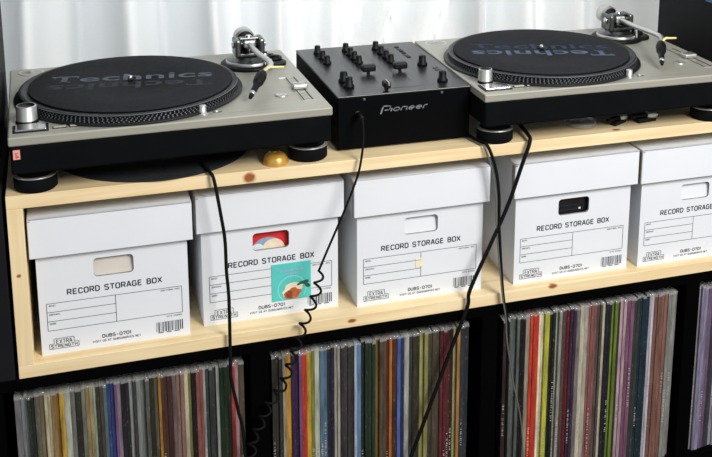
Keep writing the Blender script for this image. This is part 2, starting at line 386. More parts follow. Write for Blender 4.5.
# ------------------------------------------------------------ black record shelving unit
def boardbox(name, parent, x0, x1, y0, y1, z0, z1, key, bev=0.0015):
    return MB().box(x0, x1, y0, y1, z0, z1, key, bev).build(name, parent)
UT, CF = -0.2806, -0.645          # top of unit, floor of the record compartments
unit = empty('shelving_unit', (0.5, 0.18, FLOOR), label='long black shelving unit full of records under the pine shelf', cat='shelving unit')
ux, uy, uz = 0.5, 0.18, FLOOR
def ub(name, x0, x1, y0, y1, z0, z1): return boardbox(name, unit, x0-ux, x1-ux, y0-uy, y1-uy, z0-uz, z1-uz, 'unit')
ub('top_board', -0.445, 1.555, 0.0, 0.38, UT-0.018, UT)
ub('shelf_board', -0.415, 1.525, 0.002, 0.37, CF-0.02, CF)
ub('bottom_board', -0.445, 1.555, 0.0, 0.38, FLOOR, FLOOR+0.03)
for a, b in ((-0.445, -0.415), (-0.055, -0.025), (0.3325, 0.3615), (0.7175, 0.7465), (1.1065, 1.1345), (1.525, 1.555)):
    ub('divider', a, b, 0.001, 0.37, FLOOR+0.03, CF-0.02)
    ub('divider', a, b, 0.001, 0.37, CF, UT-0.018)
ub('back_panel', -0.445, 1.555, 0.37, 0.38, FLOOR+0.03, UT-0.018)

# tall dark cabinets left and right
t = empty('tall_cabinet', (-0.22, 0.18, UT), label='tall black cabinet against the left end of the pine shelf', cat='cabinet')
MB().box(-0.2, 0.215, -0.18, 0.18, 0, 1.3, 'tall', 0.002).build('carcass', t)
t2 = empty('black_cabinet', (1.335, 0.19, 0.0), label='plain black cabinet standing on the pine shelf right of the right turntable', cat='cabinet')
MB().box(-0.125, 0.125, -0.15, 0.130, 0.006, 0.46, 'tall', 0.004).build('carcass', t2)
for fx in (-0.1, 0.1):
    for fy in (-0.12, 0.12): MB().lathe([(0, 0), (0.011, 0), (0.012, 0.002), (0.012, 0.007), (0, 0.007)], 'rubber', c=(fx, fy, 0), n=20).build('foot', t2)

# ------------------------------------------------------------ pine shelf
M['pine_top'] = wood_mat('pine_top_board', [(0.3385, 0, -0.0105, 0.0092, 1.15), (0.954, 0.010, 0, 0.0030, 3.0)])
M['pine_low'] = wood_mat('pine_lower_board', [(0.4948, 0, -0.2688, 0.004, 2.0), (0.8439, 0.0, -0.262, 0.0048, 2.0)])
M['pine_side'] = wood_mat('pine_side_board', [(0.01, 0, -0.12, 0.003, 1.2)], along='Z')
sh = empty('pine_shelf', (0, 0, 0), label='pale pine shelf with knots carrying turntables above and white boxes inside', cat='shelf')
SB = -0.2598
def pb(name, x0, x1, y0, y1, z0, z1, key): return MB().box(x0, x1, y0, y1, z0, z1, key, 0.0008).build(name, sh)
pb('top_board', 0, 1.49, 0, 0.355, -0.0198, 0, 'pine_top')
pb('bottom_board', 0.0, 1.49, 0, 0.355, SB-0.0198, SB, 'pine_low')
pb('side_panel', 0.0, 0.0215, 0, 0.355, SB, -0.0198, 'pine_side')
pb('side_panel', 1.47, 1.49, 0, 0.355, SB, -0.0198, 'pine_side')
pb('back_panel', 0.0215, 1.47, 0.347, 0.355, SB, -0.0198, 'pine_low')
# ------------------------------------------------------------ record storage boxes
BW, BH, BD = 0.2135, 0.214, 0.315
def hole_pts(n=40, cx=BW/2, cz=0.1285, hw=0.0285, hh=0.0145, r=0.006):
    P = []
    for (sx, sz, a0) in ((1, 1, 0), (-1, 1, 90), (-1, -1, 180), (1, -1, 270)):
        for k in range(7):
            a = radians(a0+k*15); P.append((cx+sx*(hw-r)+r*cos(a), cz+sz*(hh-r)+r*sin(a)))
    return P, cx, cz
def box_body(parent):
    m = MB(); P, cx, cz = hole_pts(); n = len(P)
    # front wall with the hand hole: ring between hole and outer rectangle
    def outer(p):
        dx, dz = p[0]-cx, p[1]-cz
        s = min((BW-cx if dx > 0 else cx)/max(abs(dx), 1e-9), ((BH-cz) if dz > 0 else cz)/max(abs(dz), 1e-9))
        return (cx+dx*s, cz+dz*s)
    O = [outer(p) for p in P]
    for c in ((0, 0), (BW, 0), (BW, BH), (0, BH)):
        k = min(range(n), key=lambda i: (O[i][0]-c[0])**2+(O[i][1]-c[1])**2); O[k] = c
    th = 0.004
    for y, fl in ((0, 1), (th, -1)):
        vs = [(p[0], y, p[1]) for p in P]+[(p[0], y, p[1]) for p in O]
        fs = [[i, (i+1) % n, n+(i+1) % n, n+i][::fl] for i in range(n)]
        m.raw(vs, fs, 'card')
    m.raw([(p[0], 0, p[1]) for p in P]+[(p[0], th, p[1]) for p in P], [[i, (i+1) % n, n+(i+1) % n, n+i] for i in range(n)], 'card_edge_and_gap')
    m.raw([(0, 0, 0), (BW, 0, 0), (BW, th, 0), (0, th, 0), (0, 0, BH), (BW, 0, BH), (BW, th, BH), (0, th, BH)],
          [[0, 3, 2, 1], [4, 5, 6, 7], [0, 4, 7, 3], [1, 2, 6, 5]], 'card')
    m.box(0, 0.004, th, BD, 0, BH, 'card', 0.0008); m.box(BW-0.004, BW, th, BD, 0, BH, 'card', 0.0008)
    m.box(0.004, BW-0.004, BD-0.004, BD, 0, BH, 'card'); m.box(0.004, BW-0.004, th, BD-0.004, 0, 0.004, 'card_in')
    # printing
    T = FR(0, -0.0003, 0)
    m.label('RECORD STORAGE BOX', 0.0400, 0.1745, 0.0918, 0.0996, 0.00165, 'ink', T)
    lw = 0.00075
    def hl(x0, x1, z, w=lw): m.rect(x0, x1, z-w/2, z+w/2, 'ink', T)
    def vl(x, z0, z1, w=lw): m.rect(x-w/2, x+w/2, z0, z1, 'ink', T)
    L_, Mx, R_, zt, zb = 0.0105, 0.107, 0.203, 0.081, 0.0382
    hl(L_, R_, zt); hl(L_, R_, zb); vl(L_, zb, zt); vl(Mx, zb, zt); vl(R_, zb, zt)
    hl(L_, Mx, 0.0672); hl(L_, Mx, 0.0527)
    m.label('ARTIST:', L_+0.003, L_+0.013, 0.0762, 0.0785, 0.00038, 'ink', T)
    m.label('CONTENTS:', L_+0.003, L_+0.0185, 0.0622, 0.0645, 0.00038, 'ink', T)
    m.label('GENRE:', L_+0.003, L_+0.0125, 0.0478, 0.0501, 0.00038, 'ink', T)
    m.label('ADDITIONAL INFO', 0.172, 0.2, 0.0765, 0.0785, 0.00038, 'ink', T)
    m.label('DATE STORED', 0.1795, 0.202, 0.0335, 0.0353, 0.00038, 'ink', T)
    # stepped EXTRA STRENGTH emblem
    a0, a1, b0, b1, z0, z1, z2 = 0.011, 0.052, 0.0175, 0.0455, 0.0085, 0.0165, 0.0245
    hl(a0, a1, z0); vl(a0, z0, z1); vl(a1, z0, z1); hl(a0, b0, z1); hl(b1, a1, z1); vl(b0, z1, z2); vl(b1, z1, z2); hl(b0, b1, z2)
    m.label('EXTRA', b0+0.003, b1-0.003, z1-0.0002, z2-0.0022, 0.0009, 'ink', T)
    m.label('STRENGTH', a0+0.0022, a1-0.0022, z0+0.0018, z1-0.0018, 0.0009, 'ink', T)
    m.label('DUBS-0701', 0.0855, 0.127, 0.0155, 0.0203, 0.00105, 'ink', T)
    m.label('VISIT US AT DUBSUNDRIES.NET', 0.0715, 0.1405, 0.0090, 0.0120, 0.00055, 'ink', T)
    rs = random.Random(3); x = 0.1635
    while x < 0.2015:
        w = rs.choice((0.0006, 0.0006, 0.0011, 0.0017)); m.rect(x, x+w, 0.0105, 0.0265, 'barcode', T); x += w+rs.choice((0.0006, 0.0008, 0.0014))
    for q in range(3): m.rect(0.166+q*0.012, 0.174+q*0.012, 0.0085, 0.0098, 'ink', T)
    return m.build('box_body', parent)
def box_lid(parent):
    m = MB(); LW = 0.2285; o = -(LW-BW)/2; y0 = -0.0105; z0, z1 = 0.1577, 0.2185; th = 0.003
    m.box(o, o+LW, y0, y0+th, z0, z1, 'card', 0.0012)
    m.box(o, o+LW, BD+0.006, BD+0.009, z0, z1, 'card', 0.0012)
    for x in (o, o+LW-th):
        m.box(x, x+th, y0+0.0005, BD+0.009, z0+0.0006, z1, 'card', 0.0008)
        m.box(x-0.0006 if x == o else x+th-0.0006, x+0.0006 if x == o else x+th+0.0006, y0+0.002, y0+0.012, z0-0.001, z1-0.004, 'card_edge_and_gap', 0.0003)
    m.box(o, o+LW, y0, BD+0.009, z1-th, z1, 'card', 0.0012)
    m.box(o+th, o+LW-th, y0+th, y0+0.009, z0+0.002, z1-th, 'card_in')   # folded inner flap
    # small grey sliver standing in for the gap shadow at the folded corner
    m.box(o+0.0005, o+0.004, y0-0.0003, y0+0.003, z1-0.0045, z1-0.003, 'card_edge_and_gap')
    return m.build('box_lid', parent)
def flap(parent, key='card'):
    T = Matrix.Translation((0, 0.0043, 0.113)) @ Matrix.Rotation(radians(-8), 4, 'X')
    return MB().box(BW/2-0.034, BW/2+0.034, 0, 0.0025, -0.0, 0.036, key, 0.0006, T=T).build('handle_flap', parent)
G = 'white record storage boxes in the pine shelf'
def flag(o):
    return o
BX = [(0.0325, 0.0205, 0.0, 'white record storage box at the far left, closed oval handle, its front uncluttered', 'closed'),
      (0.2685, 0.0360, 0.004, 'white record storage box with a teal picture card and red seen through its handle', 'red'),
      (0.5100, 0.0240, 0.001, 'white record storage box with a small pale yellow sticker inside its printed table', 'closed'),
      (0.7800, 0.0200, 0.0, 'white record storage box with black showing through its handle hole', 'black'),
      (1.0133, 0.0170, 0.0, 'white record storage box at the far right, cut off by the photo edge', 'closed')]
proto = None
for i, (x, y, rz, lab, kind) in enumerate(BX):
    if proto is None:
        proto = b = empty('record_storage_box', (x, y, SB), rz); body = box_body(b); lid = box_lid(b)
    else:
        b = proto.copy(); C.objects.link(b); b.location = (x, y, SB); b.rotation_euler = (0, 0, rz)
        for ch in (body, lid): c = ch.copy(); C.objects.link(c); c.parent = b
    tag(b, lab, 'storage box', G)
    if kind == 'closed': flap(b, 'card_in' if i == 0 else 'card')
    if i == 1:
        m = MB(); T = FR(0, -0.0012, 0)
        x0, x1, z0, z1 = 0.1065, 0.1690, 0.0245, 0.0870
        m.box(x0, x1, -0.0012, -0.0004, z0, z1, 'teal', 0.0002)
        T = FR(0, -0.00135, 0); T2 = FR(0, -0.00145, 0); T3 = FR(0, -0.0016, 0); T4 = FR(0, -0.0017, 0)
        # pale ring, fruit, leaves and lilac script
        cx, cz = x0+0.032, z0+0.018; n = 30
        ring = [(cx+0.0235*cos(k*pi*2/n), cz+0.0235*sin(k*pi*2/n), 0) for k in range(n)]+[(cx+0.0212*cos(k*pi*2/n), cz+0.0212*sin(k*pi*2/n), 0) for k in range(n)]
        fs = [[k, (k+1) % n, n+(k+1) % n, n+k] for k in range(n) if ring[k][1] > z0+0.0012]
        m.raw(ring, fs, 'tealpale', T)
        def blob(cx, cz, rx, rz_, key, TT, seed, a=0):
            rr = random.Random(seed); V = []
            for k in range(22):
                t_ = 2*pi*k/22; r = 1+rr.uniform(-.14, .14); px, pz = rx*r*cos(t_), rz_*r*sin(t_)
                V.append((cx+px*cos(a)-pz*sin(a), max(cz+px*sin(a)+pz*cos(a), z0+0.0015), 0))
            m.raw(V, [list(range(22))], key, TT)
        blob(x0+0.033, z0+0.016, 0.0165, 0.0125, 'creamp', T2, 1, 0.35)
        blob(x0+0.034, z0+0.010, 0.0125, 0.0095, 'fruit', T3, 2, 0.2)
        blob(x0+0.026, z0+0.008, 0.007, 0.007, 'fruit', T3, 5)
        blob(x0+0.050, z0+0.0265, 0.010, 0.0035, 'leaf', T3, 3, 0.25)
        blob(x0+0.057, z0+0.021, 0.005, 0.003, 'leaf', T3, 4, -0.4)
        blob(x0+0.046, z0+0.022, 0.004, 0.002, 'creamp', T4, 6, 0.4)
        for k in range(5): m.rect(x0+0.012+k*0.0082, x0+0.0185+k*0.0082, z1-0.0135, z1-0.0105, 'lilac', T2)
        for k in range(3): m.rect(x0+0.021+k*0.0078, x0+0.027+k*0.0078, z1-0.019, z1-0.0163, 'lilac', T2)
        tag(m.build('picture_card', b), 'teal picture card with fruit and lilac lettering')
    if i == 2:
        m = MB().box(0.0975, 0.1100, -0.0010, -0.0004, 0.0555, 0.0665, 'straw', 0.0002).box(0.0975, 0.1100, -0.0009, -0.0004, 0.0675, 0.0705, 'straw', 0.0002)
        tag(m.build('sticker', b), 'small pale yellow sticker')
    if kind == 'red':
        m = MB().box(x+0.018, x+BW-0.018, y+0.012, y+0.0150, SB+0.0045, SB+0.151, 'redsleeve', 0.0005)
        T = FR(x, y+0.0118, SB); T2 = FR(x, y+0.0116, SB); T3 = FR(x, y+0.0114, SB)
        def arc(cx, cz, r, key, TT, a0=0, a1=2*pi, sx=1.0):
            V = [(cx, cz, 0)]+[(cx+sx*r*cos(a0+(a1-a0)*k/24), cz+r*sin(a0+(a1-a0)*k/24), 0) for k in range(25)]
            m.raw(V, [[0, k+1, k+2] for k in range(24)], key, TT)
        arc(BW/2-0.003, 0.106, 0.0235, 'bluegrey', T, sx=1.15); arc(BW/2+0.006, 0.108, 0.018, 'creamp', T2, sx=1.0); arc(BW/2-0.019, 0.105, 0.0155, 'card', T3, sx=0.8)
        o = m.build('record_sleeve'); tag(o, 'red record sleeve with pale figure seen through a box handle hole', 'record sleeve')
    if kind == 'black':
        m = MB().box(x+0.018, x+BW-0.018, y+0.010, y+0.0140, SB+0.0045, SB+0.151, 'blacksleeve', 0.0008)
        m.box(x+BW/2+0.014, x+BW/2+0.018, y+0.0093, y+0.0102, SB+0.1175, SB+0.1205, 'white', 0.0003)
        m.box(x+BW/2-0.02, x+BW/2+0.012, y+0.0092, y+0.0102, SB+0.123, SB+0.1265, 'blacksleeve', 0.0004)
        o = m.build('record_sleeve'); tag(o, 'glossy black record sleeve seen through a box handle hole', 'record sleeve')

# ------------------------------------------------------------ turntables
PH = 0.0919                    # height of the top plate
PCX, PCY = 0.1770, 0.1690        # platter centre
def turntable():
    r = empty('turntable', (0, 0, 0))
    m = MB(); m.box(0.002, 0.451, 0.002, 0.351, 0.0375, PH-0.0132, 'matteblack', 0.003)
    m.box(0.02, 0.433, 0.02, 0.333, 0.030, 0.0380, 'matteblack', 0.004)
    m.build('plinth', r)
    m = MB(); m.box(0, 0.453, 0, 0.353, PH-0.0132, PH, 'plate', 0.0022, 3)
    # printed legend and thin groove ahead of the platter
    T = Matrix.Translation((0, 0, PH+0.0002))
    m.rect(0.30, 0.34, 0.0185, 0.0195, 'dim_line', T); m.rect(0.345, 0.372, 0.0185, 0.0192, 'dim_line', T)
    m.build('top_plate', r)
    for fx, fy in ((0.0335, 0.050), (0.4235, 0.050), (0.0335, 0.303), (0.4235, 0.303)):
        m = MB().lathe([(0, 0), (0.0270, 0), (0.0295, 0.0025), (0.0295, 0.0195), (0.0292, 0.0203), (0.0298, 0.0205), (0.0298, 0.0222), (0.0250, 0.0226), (0.022, 0.0245), (0.022, 0.034), (0, 0.034)],
                       'rubber', c=(fx, fy, 0), n=48, keys=['rubber']*4+['silver']*3+['rubber']*3)
        m.build('foot', r)
    # platter with strobe dots
    m = MB(); c = (PCX, PCY, PH)
    m.lathe([(0.10, 0.0004), (0.1685, 0.0006), (0.1702, 0.0022), (0.1698, 0.0035), (0.1636, 0.0040), (0.1618, 0.0128), (0.1628, 0.0138), (0.1620, 0.0146), (0.1560, 0.0152), (0.1545, 0.0142), (0, 0.0142)],
            'platter', c=c, n=128, keys=['platter', 'platter', 'platter', 'platter', 'rubber', 'platter', 'strobe', 'platter', 'platter', 'platter'])
    for row, (rr, z, cnt, hw, hh) in enumerate(((0.16355, 0.0052, 150, 0.0021, 0.00075), (0.16312, 0.0074, 158, 0.0021, 0.00075), (0.16268, 0.0096, 154, 0.0018, 0.00070), (0.16225, 0.0116, 162, 0.0017, 0.0006))):
        vs = []; fs = []
        for k in range(cnt):
            a = 2*pi*k/cnt+row*0.013; da = hw/rr
            for s_, zz in ((-1, z-hh), (1, z-hh), (1, z+hh), (-1, z+hh)):
                q = rr+0.0004-(zz-z)*0.2; vs.append((q*cos(a+s_*da*0.5), q*sin(a+s_*da*0.5), zz))
            fs.append([4*k, 4*k+1, 4*k+2, 4*k+3])
        m.raw(vs, fs, 'strobe', Matrix.Translation(c))
    m.build('platter', r).location = (0, 0, 0)
    m = MB().lathe([(0, 0.0142), (0.0036, 0.0142), (0.0036, 0.0245), (0.0026, 0.0262), (0, 0.0266)], 'chrome', c=c, n=20); m.build('spindle', r)
    # start/stop plate with the round power and strobe knob
    m = MB(); m.box(0.0065, 0.0535, 0.0165, 0.0495, PH-0.001, PH+0.0012, 'black', 0.0006); m.box(0.0095, 0.0505, 0.0195, 0.0465, PH, PH+0.0034, 'chrome', 0.0008)
    m.build('start_stop_button', r)
    m = MB().lathe([(0, 0), (0.0155, 0), (0.0155, 0.003), (0.0144, 0.0045), (0.0138, 0.0238), (0.0131, 0.0250), (0.0115, 0.0252), (0.0112, 0.0244), (0, 0.0244)], 'silver', c=(0, 0, 0), n=40,
                   keys=['black', 'black', 'black', 'silver', 'silver', 'silver', 'black', 'black'])
    pk = m.build('power_knob', r); pk.location = (0.0255, 0.0640, PH)
    for x0 in (0.0585, 0.0805):
        m = MB().box(x0, x0+0.019, 0.0225, 0.0305, PH-0.001, PH+0.0008, 'black', 0.0004).box(x0+0.001, x0+0.018, 0.0235, 0.0295, PH, PH+0.0026, 'plate', 0.0006)
        m.build('speed_button', r)
    m = MB().lathe([(0, 0), (0.0085, 0), (0.0085, 0.001), (0.0055, 0.0014), (0.0055, 0.0118), (0.0048, 0.0130), (0, 0.0130)], 'silver', c=(0.2650, 0.0265, PH), n=24)
    m.build('target_light', r)
    m = MB().lathe([(0, 0), (0.0035, 0), (0.0035, 0.0025), (0, 0.003)], 'silver', c=(0.2850, 0.0290, PH), n=16).box(0.281, 0.293, 0.0265, 0.0275, PH, PH+0.0006, 'black')
    m.build('light_switch', r)
    m = MB().lathe([(0.0205, 0.0), (0.0195, 0.0010), (0.0180, 0.0008), (0.0165, 0.0005), (0.0055, 0.0005), (0.0045, 0.0030), (0.0, 0.0034)], 'plate', c=(0.0330, 0.3270, PH), n=40,
                   keys=['silver', 'silver', 'silver', 'plate', 'silver', 'silver'])
    m.build('adapter_well', r)
    m = MB().lathe([(0.0100, 0), (0.0100, 0.0014), (0.0074, 0.0024), (0.0058, 0.0014), (0, 0.0014)], 'silver', c=(0.3930, 0.0800, PH), n=28); m.build('reset_button', r)
    # pitch control
    m = MB().box(0.4175, 0.4395, 0.042, 0.178, PH-0.0005, PH+0.0006, 'plate', 0.0003)
    m.box(0.4200, 0.4215, 0.045, 0.172, PH+0.0004, PH+0.0010, 'black'); m.box(0.4330, 0.4350, 0.045, 0.172, PH+0.0004, PH+0.0010, 'black')
    m.box(0.4090, 0.4205, 0.168, 0.1735, PH, PH+0.0010, 'white', 0.0002)
    for k in range(9): m.box(0.4245, 0.4305, 0.05+k*0.014, 0.0508+k*0.014, PH+0.0006, PH+0.0008, 'dim_line')
    m.build('pitch_slot', r)
    m = MB().box(0.4165, 0.4395, 0.098, 0.117, PH+0.001, PH+0.0085, 'silver', 0.0022).box(0.4170, 0.4390, 0.1068, 0.1082, PH+0.008, PH+0.0088, 'black', 0.0002)
    m.build('pitch_slider', r)
    # tonearm assembly
    ta = empty('tonearm', (0.3800, 0.268, PH)); ta.parent = r
    m = MB(); m.lathe([(0, 0), (0.0475, 0), (0.0475, 0.0045), (0.0460, 0.0058), (0.0360, 0.0062), (0.0360, 0.0068)], 'black', n=56)
    m.lathe([(0.0385, 0.0060), (0.0385, 0.0095), (0.0372, 0.0110), (0.0300, 0.0114), (0.0285, 0.0125), (0.0240, 0.0140), (0.0240, 0.0180), (0, 0.0185)], 'silver', n=56, keys=['silver', 'silver', 'gun', 'gun', 'gun', 'gun', 'black', 'black'])
    # side lobe carrying the arm lift and the anti-skating dial
    m.lathe([(0, 0), (0.026, 0), (0.026, 0.004), (0.0245, 0.005), (0, 0.005)], 'black', c=(0.036, -0.006, 0), n=40)
    m.lathe([(0, 0.005), (0.0135, 0.005), (0.0135, 0.009), (0.012, 0.010), (0, 0.010)], 'black', c=(0.044, 0.006, 0), n=32)
    m.box(0.018, 0.052, 0.026, 0.050, 0, 0.0045, 'black', 0.0015)
    m.build('arm_base', ta)
    m = MB()   # yoke: two uprights and a cross bridge round the pivot
    for sx in (-1, 1):
        m.box(sx*0.0200-0.0048, sx*0.0200+0.0048, -0.016, 0.020, 0.0175, 0.0475, 'gun', 0.0032)
        m.cyl((sx*0.0245, 0.0, 0.0365), (sx*0.0282, 0.0, 0.0365), 0.0055, 'chrome')
    m.box(-0.021, 0.021, 0.008, 0.018, 0.020, 0.030, 'black', 0.002)
    m.box(-0.0195, 0.0195, -0.015, 0.019, 0.0180, 0.0235, 'gun', 0.001).box(-0.017, 0.017, -0.006, 0.006, 0.0440, 0.0490, 'gun', 0.002)
    m.cyl((0, 0, 0.024), (0, 0, 0.0520), 0.0062, 'chrome', 0.0048)
    m.build('gimbal', ta)
    m = MB().box(-0.010, 0.010, -0.012, 0.012, 0.0315, 0.0445, 'silver', 0.003); m.cyl((-0.0215, 0, 0.038), (0.0215, 0, 0.038), 0.0032, 'chrome')
    m.cyl((0, -0.012, 0.038), (0, 0.062, 0.038), 0.0050, 'chrome')
    path = [(0.0, -0.012, 0.0378), (0.0005, -0.035, 0.037), (0.004, -0.068, 0.0355), (0.0095, -0.096, 0.0343), (0.0115, -0.118, 0.0335), (0.0070, -0.138, 0.0328), (-0.003, -0.154, 0.0318), (-0.010, -0.163, 0.031)]
    m.tube(path, 0.0047, 'silver', n=14)
    m.build('arm_tube', ta)
    m = MB()   # counterweight
    T = Matrix.Translation((0, 0.026, 0.038)) @ Matrix.Rotation(radians(-90), 4, 'X')
    m.lathe([(0, 0), (0.0125, 0), (0.0145, 0.001), (0.0145, 0.007), (0.0165, 0.0075), (0.0170, 0.009), (0.0170, 0.026), (0.0155, 0.028), (0, 0.028)], 'black', n=40, T=T, keys=['black', 'black', 'silver', 'silver', 'silver', 'silver', 'silver', 'black'])
    m.build('counterweight', ta)
    m = MB()   # arm rest post, cueing lever
    m.cyl((0.020, -0.034, 0.004), (0.020, -0.034, 0.028), 0.0038, 'chrome'); m.box(0.010, 0.024, -0.037, -0.031, 0.027, 0.030, 'black', 0.001)
    m.tube([(0.030, -0.014, 0.010), (0.036, -0.024, 0.018), (0.041, -0.040, 0.0215)], 0.0022, 'black', n=10)
    m.cyl((0.030, -0.012, 0.004), (0.030, -0.012, 0.020), 0.0055, 'black')
    m.build('cueing_lever', ta)
    m = MB()   # slim one piece cartridge: collar, tapered black body, silver nose
    a = Vector((-0.0098, -0.1625, 0.0310)); b_ = Vector((-0.0405, -0.2165, 0.0095)); d = (b_-a)
    def P(t): return a+d*t
    m.tube([P(-0.02), P(0.08), P(0.20), P(0.38), P(0.52), P(0.80)], 0.006, 'black', n=18, radii=[0.0055, 0.0080, 0.0090, 0.0082, 0.0052, 0.0044])
    m.tube([P(0.79), P(0.88)], 0.0044, 'silver', n=18, radii=[0.0047, 0.0042], smooth_path=False)
    m.tube([P(0.87), P(1.0)], 0.0036, 'black', n=14, radii=[0.0042, 0.0026], smooth_path=False)
    ct = m.build('cartridge', ta)
    m = MB().tube([P(0.02)+Vector((0.003, 0, 0.004)), P(0.02)+Vector((0.010, 0.001, 0.0085)), P(0.02)+Vector((0.020, 0.004, 0.0072)), P(0.02)+Vector((0.036, 0.009, 0.0050))], 0.0018, 'yellow', n=10, radii=[0.0022, 0.0022, 0.0019, 0.0016])
    fl = m.build('finger_lift', ct); fl['label'] = 'pale yellow finger lift'
    return r
def slipmat(loc, rz, label, k1, k2):
    e = MB(); e.lathe([(0, 0), (0.1515, 0), (0.1520, 0.0006), (0.1518, 0.0016), (0.1510, 0.0019), (0.0040, 0.0019), (0.0038, 0.0010), (0.0038, 0)], 'felt', n=128)
    T = Matrix.Translation((0, 0, 0.0022))
    e.text('Technics', -0.122, 0.122, 0.006, 0.0395, k1, T, offset=0.016, spacing=1.03)
    # heavy slab serifs on the tall letters
    for TT in (T, T @ Matrix.Rotation(pi, 4, 'Z')):
        kk = k1 if TT is T else k2
        e.rect(-0.118, -0.1155, 0.0275, 0.0350, kk, TT); e.rect(-0.0840, -0.0815, 0.0275, 0.0350, kk, TT); e.rect(-0.1080, -0.0915, 0.0060, 0.0092, kk, TT)
    e.text('Technics', -0.122, 0.122, 0.006, 0.0395, k2, T @ Matrix.Rotation(pi, 4, 'Z'), offset=0.016, spacing=1.03)
    o = e.build('slipmat'); o.location = loc; o.rotation_euler = (0, 0, rz); tag(o, label, 'slipmat', 'slipmats on the platters')
    return o
def place_tt(r, x, y, a, lab):
    r.location = (x, y, 0); r.rotation_euler = (0, 0, a); tag(r, lab, 'turntable', 'turntables')
def tloc(x, y, a, u, v, z): return (x+u*cos(a)-v*sin(a), y+u*sin(a)+v*cos(a), z)
A = (0.0100, -0.0225, 0.0200); B = (0.7030, -0.0225, -0.0046)
tt = turntable(); tt_b = copy_tree(tt)
place_tt(tt, *A, 'silver turntable left of the mixer with a pink price sticker on its base')
[c_ for c_ in tt_b.children if c_.name.startswith('power_knob')][0].scale = (0.80, 0.80, 0.92)
for t_, dl, dr in ((tt, -0.002, 0.003), (tt_b, 0.005, 0.012)):
    for c_ in t_.children:
        if c_.name.startswith('foot'): c_.location.x = dl if c_.data.vertices[0].co.x < 0.2 else dr
for c_ in tt_b.children:
    if c_.name.startswith(('platter', 'spindle')): c_.location.x = -0.0045
for c_ in tt_b.children:
    if c_.name.startswith('tonearm'): c_.location.x -= 0.006; c_.rotation_euler = (0, 0, 0.032)
place_tt(tt_b, *B, 'silver turntable right of the mixer, its right end out of the picture')
m = MB().box(0.0055, 0.0145, -0.0006, 0.0022, 0.0605, 0.0735, 'pink', 0.0002)
m.box(0.0085, 0.0100, -0.0009, -0.0004, 0.0625, 0.069, 'red_ink').box(0.0075, 0.0125, -0.0009, -0.0004, 0.0695, 0.0705, 'red_ink').box(0.0105, 0.0125, -0.0009, -0.0004, 0.063, 0.066, 'red_ink')
ps = m.build('price_sticker', tt); ps['label'] = 'faded pink price sticker'
slipmat(tloc(*A, 0.1795, 0.1700, PH+0.0153), radians(-7.0), 'black felt slipmat with pale grey lettering on the left turntable', 'print_light', 'print_dim')
slipmat(tloc(*B, 0.1715, 0.1700, PH+0.0153), radians(180-16), 'black felt slipmat with bluish upside-down lettering on the right turntable', 'print_light_blue', 'print_dim_blue')

# ------------------------------------------------------------ mixer
mx = empty('dj_mixer', (0.4837, 0.0379, 0.0), 0.0025, label='black two channel dj mixer with knobs between the two turntables', cat='mixer')
w, d, h = 0.2184, 0.2973, 0.090
m = MB().box(0, w, 0, d, 0.004, h-0.003, 'mixer_face', 0.0015)
for a_, b_ in ((0.02, 0.02), (w-0.02, 0.02), (0.02, d-0.02), (w-0.02, d-0.02)): m.lathe([(0, 0), (0.010, 0), (0.010, 0.0045), (0, 0.0045)], 'rubber', c=(a_, b_, 0), n=20)
T = FR(0, -0.0003, 0)
# the maker's slanted logo drawn with rounded strokes
def oval(cx, cy, rx, ry, a0, a1, n=14): return [(cx+rx*cos(radians(a0+(a1-a0)*k/n)), cy+ry*sin(radians(a0+(a1-a0)*k/n))) for k in range(n+1)]
SHR = Matrix(((1, 0.32, 0, 0), (0, 1, 0, 0), (0, 0, 1, 0), (0, 0, 0, 1)))
LT = T @ Matrix.Translation((0.0700, 0.0600, 0)) @ Matrix.Diagonal((0.90, 0.82, 1, 1)) @ SHR
X = 0.0
stroke(m, [(0.0, -0.0045), (0.0, 0.0088)], 0.0026, 'logo_grey', LT)
stroke(m, [(0.0, 0.0105), (0.009, 0.0105)]+oval(0.0095, 0.0065, 0.0045, 0.004, 90, -90)+[(0.005, 0.0025)], 0.0020, 'logo_grey', LT)
stroke(m, [(0.0175, -0.0005), (0.0175, 0.0055)], 0.0024, 'logo_grey', LT)
stroke(m, oval(0.0265, 0.0030, 0.0052, 0.0032, 0, 360, 20), 0.0019, 'logo_grey', LT)
stroke(m, [(0.0355, -0.0005), (0.0355, 0.0035)]+oval(0.0385, 0.0035, 0.003, 0.0028, 180, 90, 5)+oval(0.0425, 0.0035, 0.0030, 0.0028, 90, 0, 5)+[(0.0455, -0.0005)], 0.0020, 'logo_grey', LT)
for ex in (0.0540, 0.0675): stroke(m, [(ex-0.0045, 0.0032), (ex+0.0048, 0.0032)]+oval(ex, 0.0032, 0.0048, 0.0031, 15, 310, 18), 0.0018, 'logo_grey', LT)
stroke(m, [(0.0765, -0.0005), (0.0765, 0.0035)]+oval(0.0795, 0.0035, 0.003, 0.0028, 180, 90, 5)+[(0.0825, 0.0063)], 0.0020, 'logo_grey', LT)
for x_ in (0.042, 0.170): m.lathe([(0, 0), (0.0022, 0), (0.0022, 0.0008), (0, 0.0012)], 'dim_line', T=Matrix.Translation((x_, 0, 0.083)) @ Matrix.Rotation(radians(90), 4, 'X'), n=12)
m.build('housing', mx)
m = MB().box(-0.0005, w+0.0005, -0.0008, d, h-0.0032, h, 'mixer', 0.0012)
T = Matrix.Translation((0, 0, h+0.0002))
for x_ in (0.0575, 0.1085, 0.160): m.rect(x_, x_+0.0006, 0.03, d-0.02, 'dim_line', T)
for y_, a_, b_ in ((0.115, 0.01, 0.052), (0.02, 0.012, 0.205), (0.165, 0.166, 0.208)): m.rect(a_, b_, y_, y_+0.0005, 'dim_line', T)
